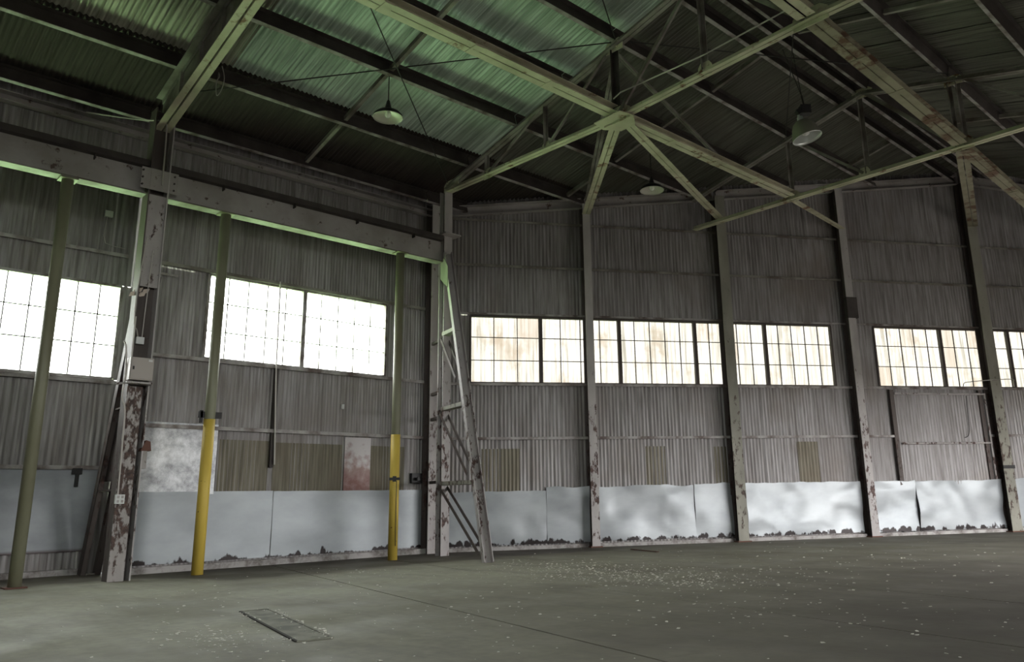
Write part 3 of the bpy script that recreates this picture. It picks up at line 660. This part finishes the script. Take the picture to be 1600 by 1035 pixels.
# raking lattice leg at the corner
c0 = V((-13.38, 9.75, 0)); U = V((0.952, -0.306, 0)).normalized(); Nn = V((-U.y, U.x, 0))
def AP(u, z, o=0.0): return c0 + U*u + Nn*o + V((0, 0, z))
t = thing('lattice_leg', 'raking lattice leg leaning on the corner column', 'brace', AP(2.44, 0))
obj('rake', MB().bar(AP(0.14, 6.15), AP(2.46, 0.0), 0.015, 0.17, Nn, -0.055).bar(AP(0.14, 6.15), AP(2.46, 0.0), 0.12, 0.012, Nn, 0, 0.08).bar(AP(0.14, 6.15), AP(2.46, 0.0), 0.12, 0.012, Nn, 0, -0.08), 'column', t)
for u1, z in ((0.78, 4.40), (1.28, 2.85), (1.84, 1.38)):
    obj('rung', MB().bar(AP(0.05, z, -0.07), AP(u1, z-0.03, -0.07), 0.012, 0.07).bar(AP(0.05, z, 0), AP(u1, z-0.03, 0), 0.14, 0.012, (0, 0, 1), 0, -0.035), 'column_green', t)
for (u0_, z0, u1, z1) in ((0.0, 4.30, 0.95, 3.35), (0.0, 2.76, 1.62, 1.50), (0.0, 1.33, 2.20, 0.15)):
    for o in (-0.08, 0.08):
        obj('diagonal', MB().bar(AP(u0_, z0, o), AP(u1, z1, o), 0.07, 0.012, Nn), 'column_dark', t)
obj('gusset_plate', MB().poly([AP(-0.05, 5.60, -0.09), AP(0.45, 5.30, -0.09), AP(0.45, 5.75, -0.09), AP(0.2, 6.0, -0.09), AP(-0.05, 6.0, -0.09)], Nn, 0.014), 'column_green', t)
obj('bearing_plate', MB().box((-13.5, 9.55, 6.52), (-13.1, 9.95, 6.55)), 'girder', t)

# ------------------------------------------------------------------ columns of the back wall
LOOK = ['slim column with flaking white paint, first along the back wall from the corner', 'broad greenish column, second along the back wall from the corner',
        'pale slim column with dark plate, third along the back wall', 'broad olive column beside the sliding door, fourth along back wall']
for (s, w, m), lab in zip(CS[:4], LOOK):
    t = thing('steel_column', lab, 'column', back(s, 0, 0.2), 'columns of the back wall'); zt = roofz(WX+s*DB.x)-0.32
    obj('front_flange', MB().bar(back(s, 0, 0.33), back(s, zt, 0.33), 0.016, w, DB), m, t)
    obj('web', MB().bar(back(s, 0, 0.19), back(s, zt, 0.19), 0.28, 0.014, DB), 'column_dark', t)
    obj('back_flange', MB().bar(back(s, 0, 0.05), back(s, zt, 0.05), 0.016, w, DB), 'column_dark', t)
    obj('base_plate', MB().bar(back(s, 0.0, 0.2), back(s, 0.025, 0.2), 0.36, w+0.08, DB), 'rust', t)
    if s == 10.22: obj('dark_plate', MB().bar(back(s+0.02, 5.25, 0.30), back(s+0.02, 5.78, 0.30), 0.14, 0.29, DB), 'purlin', t)
    if s == 14.11: obj('clamp', MB().bar(back(s, 1.52, 0.35), back(s, 1.60, 0.35), 0.03, w+0.05, DB), 'black', t)

# ------------------------------------------------------------------ windows
def window(name, P, udir, inw, u0, u1, z0, z1, glass, mull, munt, rows, mw=0.08, tw=0.016, fm='frame'):
    w = tag(empty(name, P(u0, z0, 0)), kind='structure'); inw = V(inw)
    def vb(u, a, b, wd, dp, off=0.0): return MB().bar(P(u, a, off), P(u, b, off), dp, wd, udir)
    def hb(z, a, b, ht, dp, off=0.0): return MB().bar(P(a, z, off), P(b, z, off), dp, ht, (0, 0, 1))
    f = vb(u0, z0, z1, 0.05, 0.08); g = vb(u1, z0, z1, 0.05, 0.08); f.f += [tuple(i+len(f.v) for i in q) for q in g.f]; f.v += g.v
    for z in (z0, z1):
        g = hb(z, u0, u1, 0.05, 0.08); f.f += [tuple(i+len(f.v) for i in q) for q in g.f]; f.v += g.v
    obj('frame', f, fm, w)
    for u in mull: obj('mullion', vb(u, z0, z1, mw, 0.09, 0.01), fm, w)
    for u in munt: obj('muntin', vb(u, z0, z1, tw, 0.025), fm, w)
    for z in rows: obj('muntin', hb(z, u0, u1, tw, 0.025), fm, w)
    us = sorted([u0, u1]+list(mull)+list(munt)); zs = [z0]+list(rows)+[z1]
    for a, b in zip(us, us[1:]):
        for c, d in zip(zs, zs[1:]):
            mb = MB(); k = 0.006
            mb.quad_box([P(a+k, c+k, -0.005), P(b-k, c+k, -0.005), P(b-k, c+k, -0.001), P(a+k, c+k, -0.001), P(a+k, d-k, -0.005), P(b-k, d-k, -0.005), P(b-k, d-k, -0.001), P(a+k, d-k, -0.001)])
            # single sheet of glass: keep only the inner face so light is tinted once
            mb.f = [(2, 3, 7, 6)] if False else [mb.f[4]]
            obj('pane', mb, glass, w)
    return w
RW = [4.095, 4.62]
def spread(a, b, n): return [a+(b-a)*i/n for i in range(1, n)]
L_ = lambda u, z, o: left(u, z, o)
window('window_1', lambda u, z, o: left(u, z, o, BX), (0, 1, 0), IX, 0.2, 4.17, 3.24, 4.91, 'clear_glass', [2.05], [0.57, 0.94, 1.31, 1.68, 2.45, 2.80, 3.14, 3.48, 3.83], [3.83, 4.36], mw=0.06, tw=0.020, fm='girt')
window('window_2', L_, (0, 1, 0), IX, 5.31, 9.02, 3.59, 5.13, 'clear_glass', [7.16], spread(5.31, 7.16, 5)+spread(7.16, 9.02, 5), RW, tw=0.018, fm='girt')
window('window_3', back, DB, NB, 0.76, 9.77, 3.58, 5.11, 'dirty_glass', [2.37, 4.25, 6.14, 7.97], spread(0.76, 2.37, 3)+spread(2.37, 4.25, 4)+spread(4.25, 6.14, 5)+spread(6.14, 7.97, 5)+spread(7.97, 9.77, 5), RW)
window('window_4', back, DB, NB, 10.98, 19.6, 3.58, 5.11, 'dirty_glass', [12.9, 14.96, 17.2], spread(10.98, 12.9, 5)+spread(12.9, 14.96, 5)+spread(14.96, 17.2, 5)+spread(17.2, 19.6, 5), RW)
for i, (a, b) in enumerate(RWIN):
    window('window_%d' % (5+i), lambda u, z, o: V((RX+0.02-o, u, z)), (0, 1, 0), (-1, 0, 0), a, b, RZ0, RZ1, 'clear_glass', spread(a, b, 3), [], [RZ0+0.9])
# sash pole in front of the second window
obj_ = obj('sash_pole', MB().tube([left(6.60, 5.20, 0.12), left(6.62, 3.55, 0.12), left(6.70, 1.75, 0.12)], 0.016, 8), 'conduit', org=left(6.70, 1.75, 0.12)); tag(obj_, 'thin upright pole hanging in front of the bright window', 'pole')

# ------------------------------------------------------------------ pipe posts
def post(x, y, label, yellow):
    t = thing('pipe_post', label, 'post', (x, y, 0), 'pipe posts under the crane girder')
    obj('shaft', MB().tube([(x, y, 0), (x, y, 3.0), (x, y, 5.93)], 0.083, 24), 'olive_pipe', t, smooth=True)
    obj('cap_plate', MB().box((x-0.12, y-0.12, 5.905), (x+0.12, y+0.12, 5.928)), 'olive_pipe', t)
    if yellow:
        obj('painted_sleeve', MB().tube([(x, y, 0), (x, y, 1.2), (x, y, yellow)], 0.088, 24), 'yellow', t, smooth=True)
    else: obj('base_plate', MB().box((x-0.13, y-0.13, 0), (x+0.13, y+0.13, 0.02)), 'rust', t)
    return t
post(-13.40, 2.70, 'plain olive pipe post at the far left edge', 0)
post(-13.35, 5.09, 'yellow-bottomed post in front of the spangled sheet', 2.40)
t2 = [o for o in COL.objects if o.name.startswith('pipe_post')][-1]
obj('clamp', MB().bar((-13.35-0.02, 5.09-0.17, 2.47), (-13.35-0.02, 5.09+0.19, 2.47), 0.05, 0.10).bar((-13.37, 4.94, 2.44), (-13.37, 4.98, 2.44), 0.05, 0.2), 'black', t2)
obj('cleat', MB().box((WX+0.01, 8.05, 2.86), (WX+0.06, 8.10, 2.95)), 'white_box', wl)
tp = post(-13.30, 8.58, 'yellow-bottomed post with dark clamp, nearer the corner', 2.29)
d = V((0.80, -0.52, 0)).normalized(); c = V((-13.30, 8.58, 0)); sd = V((-d.y, d.x, 0))
mb = MB().bar(c+d*0.085+V((0, 0, 1.46)), c+d*0.105+V((0, 0, 1.46)), 0.20, 0.05); mb.bar(c+d*0.085+V((0, 0, 1.40)), c+d*0.11+V((0, 0, 1.40)), 0.07, 0.10, (0, 0, 1), 0, 0.06)
obj('clamp', mb, 'black', tp)
obj('hanging_strap', MB().bar(c+d*0.092+sd*0.04+V((0, 0, 1.42)), c+d*0.092+sd*0.045+V((0, 0, 0.25)), 0.012, 0.006, d), 'black', tp)

# ------------------------------------------------------------------ electrical fittings on the rusty column
t = thing('electrical_cabinet', 'beige square electrical cabinet mounted on rusty column', 'cabinet', (-13.2, 3.9, 2.9))
obj('body', MB().box((-13.215, 3.74, 2.90), (-13.04, 4.07, 3.24)), 'box', t)
cdoor = obj('door', MB().box((-13.04, 3.755, 2.915), (-13.025, 4.055, 3.225)), 'box', t)
obj('latch', MB().box((-13.025, 3.775, 3.05), (-13.012, 3.795, 3.10)), 'black', cdoor)
obj('nameplate', MB().box((-13.025, 3.99, 3.185), (-13.022, 4.045, 3.215)), 'white_box', cdoor)
t = thing('shelf_bracket', 'small steel bracket under the beige cabinet', 'bracket', (-13.2, 3.8, 2.85))
obj('arm', MB().bar((-13.21, 3.62, 2.84), (-13.06, 3.80, 2.865), 0.03, 0.03), 'column', t)
obj('ledge', MB().box((-13.21, 3.72, 2.85), (-13.06, 4.08, 2.875)), 'column', t)
t = thing('junction_box', 'small pale junction box above the beige cabinet', 'box', (-13.385, 3.92, 3.5))
obj('body', MB().box((-13.385, 3.865, 3.50), (-13.30, 3.97, 3.60)), 'white_box', t)
obj('cover', MB().box((-13.30, 3.86, 3.495), (-13.293, 3.975, 3.605)), 'white_box', t)
t = thing('outlet_box', 'pale square outlet box low on the rusty column', 'outlet', (-13.21, 3.83, 1.1))
obj('body', MB().box((-13.215, 3.77, 1.09), (-13.16, 3.89, 1.22)), 'white_box', t)
for dy in (-0.028, 0.028):
    for dz in (-0.03, 0.03):
        obj('socket', MB().box((-13.16, 3.83+dy-0.016, 1.155+dz-0.02), (-13.156, 3.83+dy+0.016, 1.155+dz+0.02)), 'girt', t)
def wire(name, label, cat, pts, r, m):
    # smooth the path a little
    P = [V(p) for p in pts]; out = []
    for i in range(len(P)-1):
        a = P[max(i-1, 0)]; b = P[i]; c_ = P[i+1]; d_ = P[min(i+2, len(P)-1)]
        for k in range(5):
            q = k/5; out.append(0.5*((2*b)+(c_-a)*q+(2*a-5*b+4*c_-d_)*q*q+(3*b-a-3*c_+d_)*q**3))
    out.append(P[-1]); o = obj(name, MB().tube(out, r, 6), m, org=P[0]); tag(o, label, cat); return o
x = -13.19
wire('conduit', 'pale conduit beside the cabinet down to the outlet box', 'conduit', [(x, 3.66, 3.50), (x, 3.70, 3.40), (x, 3.735, 3.0), (x, 3.715, 2.65), (x, 3.775, 2.45), (x, 3.79, 1.9), (x, 3.80, 1.22)], 0.013, 'conduit')
wire('conduit', 'pale conduit from upper column into junction box, left one', 'conduit', [(-13.22, 3.84, 5.2), (-13.21, 3.78, 4.3), (-13.21, 3.785, 3.80), (-13.25, 3.84, 3.70), (-13.33, 3.89, 3.60)], 0.010, 'conduit')
wire('conduit', 'thin grey conduit into junction box, right one', 'conduit', [(-13.22, 3.95, 5.0), (-13.22, 3.93, 4.3), (-13.32, 3.945, 3.60)], 0.008, 'conduit')
wire('conduit', 'short conduit behind left edge of beige cabinet', 'conduit', [(-13.21, 3.80, 3.9), (-13.21, 3.80, 3.24)], 0.010, 'conduit')
wire('conduit', 'thin conduit bending over rusty column top to the eave', 'conduit', [(-14.3, 3.02, 7.5), (-13.6, 3.6, 7.30), (-13.25, 3.86, 7.23), (-13.19, 3.93, 7.18), (-13.18, 3.955, 7.05), (-13.18, 3.97, 6.1)], 0.012, 'conduit')
t = thing('switch_box', 'narrow grey switch box on right edge of rusty column', 'box', (-13.2, 4.1, 1.6))
obj('body', MB().box((-13.30, 4.09, 1.60), (-13.20, 4.15, 1.86)), 'girder', t)
obj('rusty_hood', MB().poly([(-13.25, 4.05, 1.86), (-13.25, 4.20, 1.86), (-13.25, 4.18, 2.0), (-13.25, 4.12, 2.02)], (1, 0, 0), 0.12), 'rust', t)
mb = MB()
for k in range(4):
    a = V((-13.40, 3.72+0.05*k, 4.25+0.06*(k % 2))); mb.poly([a, a+V((0.03, 0.11, 0.03)), a+V((0.05, 0.13, 0.10)), a+V((0.0, 0.02, 0.07))], (1, 0.2, 0.4), 0.006)
obj_ = obj('torn_wrapping', mb, 'tape', org=(-13.4, 3.8, 4.25)); tag(obj_, 'crumpled pale torn wrapping stuck to rusty column beside the window', 'scrap')
# first bay fittings
t = thing('sensor_box', 'small pale box high on dark sheeting, far-left bay', 'box', left(3.81, 6.16, 0.02, BX))
obj('body', MB().box((BX+0.015, 3.75, 6.15), (BX+0.08, 3.88, 6.26)), 'white_box', t)
obj('wire', MB().tube([left(3.80, 6.15, 0.03, BX), left(3.78, 5.8, 0.03, BX), left(3.82, 5.66, 0.03, BX), left(3.95, 5.63, 0.03, BX), left(4.15, 5.62, 0.03, BX)], 0.006, 6), 'conduit', t)
t = thing('hasp_bracket', 'black T-shaped bracket over dull grey kick sheet', 'bracket', left(3.79, 1.68, 0.1, BX))
obj('head', MB().box((BX+0.06, 3.71, 1.60), (BX+0.10, 3.86, 1.70)), 'black', t)
obj('tongue', MB().box((BX+0.07, 3.765, 1.40), (BX+0.10, 3.82, 1.60)), 'black', t)
t = thing('wall_bracket', 'small black bracket on sheeting behind the clamped post', 'bracket', left(9.75, 1.5, 0.03))
obj('plate', MB().box((WX+0.02, 9.70, 1.42), (WX+0.10, 9.95, 1.62)), 'black', t)
obj('stub', MB().tube([left(9.8, 1.50, 0.1), left(9.8, 1.50, 0.2)], 0.035, 10), 'black', t)

# ------------------------------------------------------------------ sliding door leaf on the back wall
dr = tag(empty('door_1', back(11.2, 1.2, 0.1)), kind='structure')
sheet_row(dr, f_back, 0, 0, 0, 0)
def dsheet(u, w, z0, z1):
    me = corrugated(w, z1-z0, 0.084, 0.012, 'wall_sheet'); o = bpy.data.objects.new('door_sheet', me); COL.objects.link(o)
    o.matrix_world = Matrix.Translation(-ORG[dr.name]) @ f_back(u, z0, 0.07); o.parent = dr
for u in (11.30, 11.95, 12.60, 13.25):
    dsheet(u, 0.66 if u < 13 else 0.58, 1.15, 2.17); dsheet(u, 0.66 if u < 13 else 0.58, 2.17, 3.42)
P_ = lambda s, z, o: back(s, z, o)
obj('stile', MB().bar(back(11.24, 1.15, 0.06), back(11.24, 3.50, 0.06), 0.09, 0.11, DB), 'column_dark', dr)
obj('stile', MB().bar(back(13.78, 1.15, 0.09), back(13.78, 3.50, 0.09), 0.06, 0.10, DB), 'column_dark', dr)
obj('stile', MB().tube([back(13.90, 1.2, 0.12), back(13.90, 3.42, 0.12)], 0.028, 8), 'column', dr)
obj('rail', MB().tube([back(11.30, 3.40, 0.12), back(13.90, 3.40, 0.12)], 0.026, 8), 'column', dr)
obj('rail', MB().tube([back(11.36, 2.17, 0.12), back(13.88, 2.17, 0.12)], 0.026, 8), 'column', dr)
wire('conduit', 'thin looped conduit below dirty window above the sliding door', 'conduit', [back(13.32, 3.60, 0.12), back(13.36, 3.68, 0.12), back(13.5, 3.71, 0.12), back(14.0, 3.73, 0.38), back(14.75, 3.78, 0.20), back(14.84, 3.72, 0.12), back(14.86, 3.60, 0.10)], 0.010, 'conduit')
wire('door_cord', 'dark hooked cord hanging on the sliding door', 'cord', [back(13.35, 3.35, 0.13), back(13.33, 3.0, 0.13), back(13.30, 2.50, 0.13), back(13.24, 2.34, 0.13), back(13.14, 2.30, 0.13)], 0.010, 'wire')

# ------------------------------------------------------------------ lamps
def dome_lamp(label, c, hang):
    c = V(c); t = thing('pendant_lamp', label, 'lamp', c, 'pendant lamps')
    obj('shade', MB().lathe(c, [(0.045, 0.17), (0.07, 0.155), (0.12, 0.125), (0.20, 0.085), (0.248, 0.035), (0.252, 0.0)], 32), 'black', t, smooth=True)
    obj('reflector', MB().lathe(c, [(0.256, -0.004), (0.252, -0.012), (0.24, 0.03), (0.19, 0.077), (0.11, 0.115), (0.02, 0.13)], 32), 'enamel', t, smooth=True)
    obj('neck', MB().lathe(c, [(0.012, 0.33), (0.03, 0.30), (0.038, 0.25), (0.055, 0.19), (0.062, 0.15)], 16), 'black', t, smooth=True)
    obj('bulb', MB().lathe(c, [(0.03, 0.12), (0.05, 0.08), (0.055, 0.04), (0.035, 0.0), (0.0, -0.01)], 16), 'lampglass', t, smooth=True)
    obj('cord', MB().tube([c+V((0, 0, 0.31)), V(hang)], 0.010, 6), 'wire', t)
dome_lamp('dome pendant lamp hanging from crossed tie rods at left', (-11.12, 6.85, 7.50), (-11.12, 6.85, 8.30))
dome_lamp('small dome pendant lamp hanging close before the back wall', (-10.06, 12.70, 7.38), (-10.06, 12.70, 8.62))
c = V((-6.55, 12.95, 7.42)); R = Matrix.Rotation(math.radians(-13), 3, V((rt.x*0.2+fw.x, rt.y*0.2+fw.y, 0)).normalized())
t = thing('pendant_lamp', 'bell-shaped aluminium pendant lamp with black ballast, right', 'lamp', c, 'pendant lamps')
obj('shade', MB().lathe(c, [(0.062, 0.36), (0.12, 0.345), (0.175, 0.30), (0.218, 0.22), (0.245, 0.12), (0.262, 0.03), (0.272, 0.0)], 36, R), 'alu_dull', t, smooth=True)
obj('reflector', MB().lathe(c, [(0.276, -0.003), (0.270, -0.012), (0.255, 0.04), (0.228, 0.12), (0.198, 0.22), (0.15, 0.295), (0.03, 0.34)], 36, R), 'alu', t, smooth=True)
obj('bulb', MB().lathe(c, [(0.03, 0.32), (0.045, 0.24), (0.075, 0.14), (0.06, 0.07), (0.0, 0.05)], 16, R), 'lampglass', t, smooth=True)
obj('collar', MB().lathe(c, [(0.0, 0.44), (0.055, 0.44), (0.06, 0.40), (0.06, 0.35)], 16, R), 'alu', t, smooth=True)
e = c + V((0, 0, 0.56)); f2 = V((rt.x, rt.y, 0)).normalized(); g2_ = V((-f2.y, f2.x, 0))
mb = MB().bar(e-f2*0.09, e+f2*0.10, 0.16, 0.17); mb.bar(e-f2*0.15+V((0, 0, -0.06)), e-f2*0.05+V((0, 0, 0.0)), 0.12, 0.10)
obj('ballast', mb, 'black', t)
obj('cap', MB().tube([e-f2*0.12+V((0, 0, -0.16)), e-f2*0.12+V((0, 0, -0.10))], 0.025, 10), 'alu', t)
obj('hook', MB().tube([e+V((0, 0, 0.08)), e-f2*0.03+V((0, 0, 0.30))], 0.018, 8), 'wire', t)
for o in (-0.30, -0.12): obj('cable', MB().tube([e-f2*0.03+V((0, 0, 0.30)), e+f2*o+V((0, 0, 1.28))], 0.008, 6), 'wire', t)
# loose wires under the roof
wire('hanging_wire', 'loose looped wire dangling beside the deep rafter', 'wire', [(-12.62, 4.50, 7.97), (-12.5, 4.46, 8.02), (-12.4, 4.44, 7.9), (-12.4, 4.40, 7.78), (-12.4, 4.42, 7.55), (-12.4, 4.49, 7.68), (-12.4, 4.52, 7.9), (-12.4, 4.47, 8.1)], 0.008, 'conduit')

# ------------------------------------------------------------------ floor trench cover
t = thing('trench_cover', 'long narrow sunken steel cover in the concrete, bottom left', 'cover', (-7.0, 3.4, 0))
q = [V((-8.11, 3.53, 0)), V((-5.95, 3.03, 0)), V((-5.90, 3.29, 0)), V((-8.06, 3.79, 0))]
m = M['cover'] = mat('dusty_cover_steel', (0.17, 0.17, 0.145), 0.8); n = N(m)
n.color(n.ramp(n.noise(5, 6), [(0.35, (0.14, 0.138, 0.11)), (0.65, (0.27, 0.265, 0.21))]))
obj('cover_plate', MB().poly([p+V((0, 0, 0.003)) for p in q], (0, 0, 1), 0.004), 'cover', t)
for i, m_ in zip(range(4), ('joint', 'cover', 'cover', 'cover')):
    obj('edge_bar', MB().bar(q[i]+V((0, 0, 0.006)), q[(i+1) % 4]+V((0, 0, 0.006)), 0.022, 0.010), m_, t)
def chip(mb, x, y, z, r):
    k = random.choice((4, 5)); a0 = random.random()*6.28; pts = [(x+r*random.uniform(0.6, 1.2)*math.cos(a0+6.283*i/k), y+r*random.uniform(0.6, 1.2)*math.sin(a0+6.283*i/k), z+r*0.25) for i in range(k)]
    tx, ty = random.uniform(-0.3, 0.3), random.uniform(-0.3, 0.3)
    i0 = len(mb.v); mb.v += [V((px, py, pz+max(-r*0.2, (px-x)*tx+(py-y)*ty))) for px, py, pz in pts] + [V((px, py, 0.0005)) for px, py, pz in pts]
    mb.f.append(tuple(range(i0, i0+k)))
    for j in range(k): mb.f.append((i0+(j+1) % k, i0+j, i0+k+j, i0+k+(j+1) % k))
mb = MB()
for i in range(80):
    e = random.random(); a, b = (q[2], q[3]) if random.random() < 0.6 else (q[0], q[1])
    p = a.lerp(b, e); chip(mb, p.x+random.gauss(0, 0.03), p.y+random.gauss(0, 0.03), 0.006, random.uniform(0.006, 0.016))
tag(obj('rubble', mb, 'chip', t), kind='stuff')

# ------------------------------------------------------------------ pale chips strewn over the floor
mb = MB(); n_ = 0
def ok(x, y): return x > WX+1.2 and x < 0.8 and (V((x, y, 0))-PB).dot(NB) > 0.5
for cx_, cy_, sx_, sy_, num, rm_ in ((-8.2, 8.7, 1.0, 0.7, 520, 0.013), (-6.6, 8.2, 0.8, 0.5, 430, 0.013), (-9.6, 9.2, 0.9, 0.5, 150, 0.013), (-10.2, 6.6, 1.5, 0.8, 110, 0.014),
        (-6.6, 2.75, 0.5, 0.2, 170, 0.012), (-5.2, 5.0, 1.5, 1.3, 130, 0.013), (-3.6, 6.6, 0.9, 0.6, 90, 0.013), (-8.5, 3.6, 1.8, 0.9, 120, 0.014), (-7.0, 11.5, 2.6, 2.4, 200, 0.016), (-4.0, 10.0, 2.2, 2.5, 160, 0.015)):
    for i in range(num):
        x = random.gauss(cx_, sx_); y = random.gauss(cy_, sy_)
        if ok(x, y): chip(mb, x, y, 0.0, rm_*random.choice((0.4, 0.55, 0.65, 0.75, 0.95, 1.35)))
obj_ = obj('paint_chips', mb, 'chip'); tag(obj_, 'pale flakes and chips strewn over the concrete floor', 'debris', kind='stuff')
# short dark strip lying before the second bay
obj_ = obj('metal_strip', MB().bar((-11.1, 12.75, 0.012), (-10.1, 12.35, 0.012), 0.05, 0.012), 'rust', org=(-10.6, 12.5, 0)); tag(obj_, 'thin dark metal strip lying on the floor before back wall', 'strip')
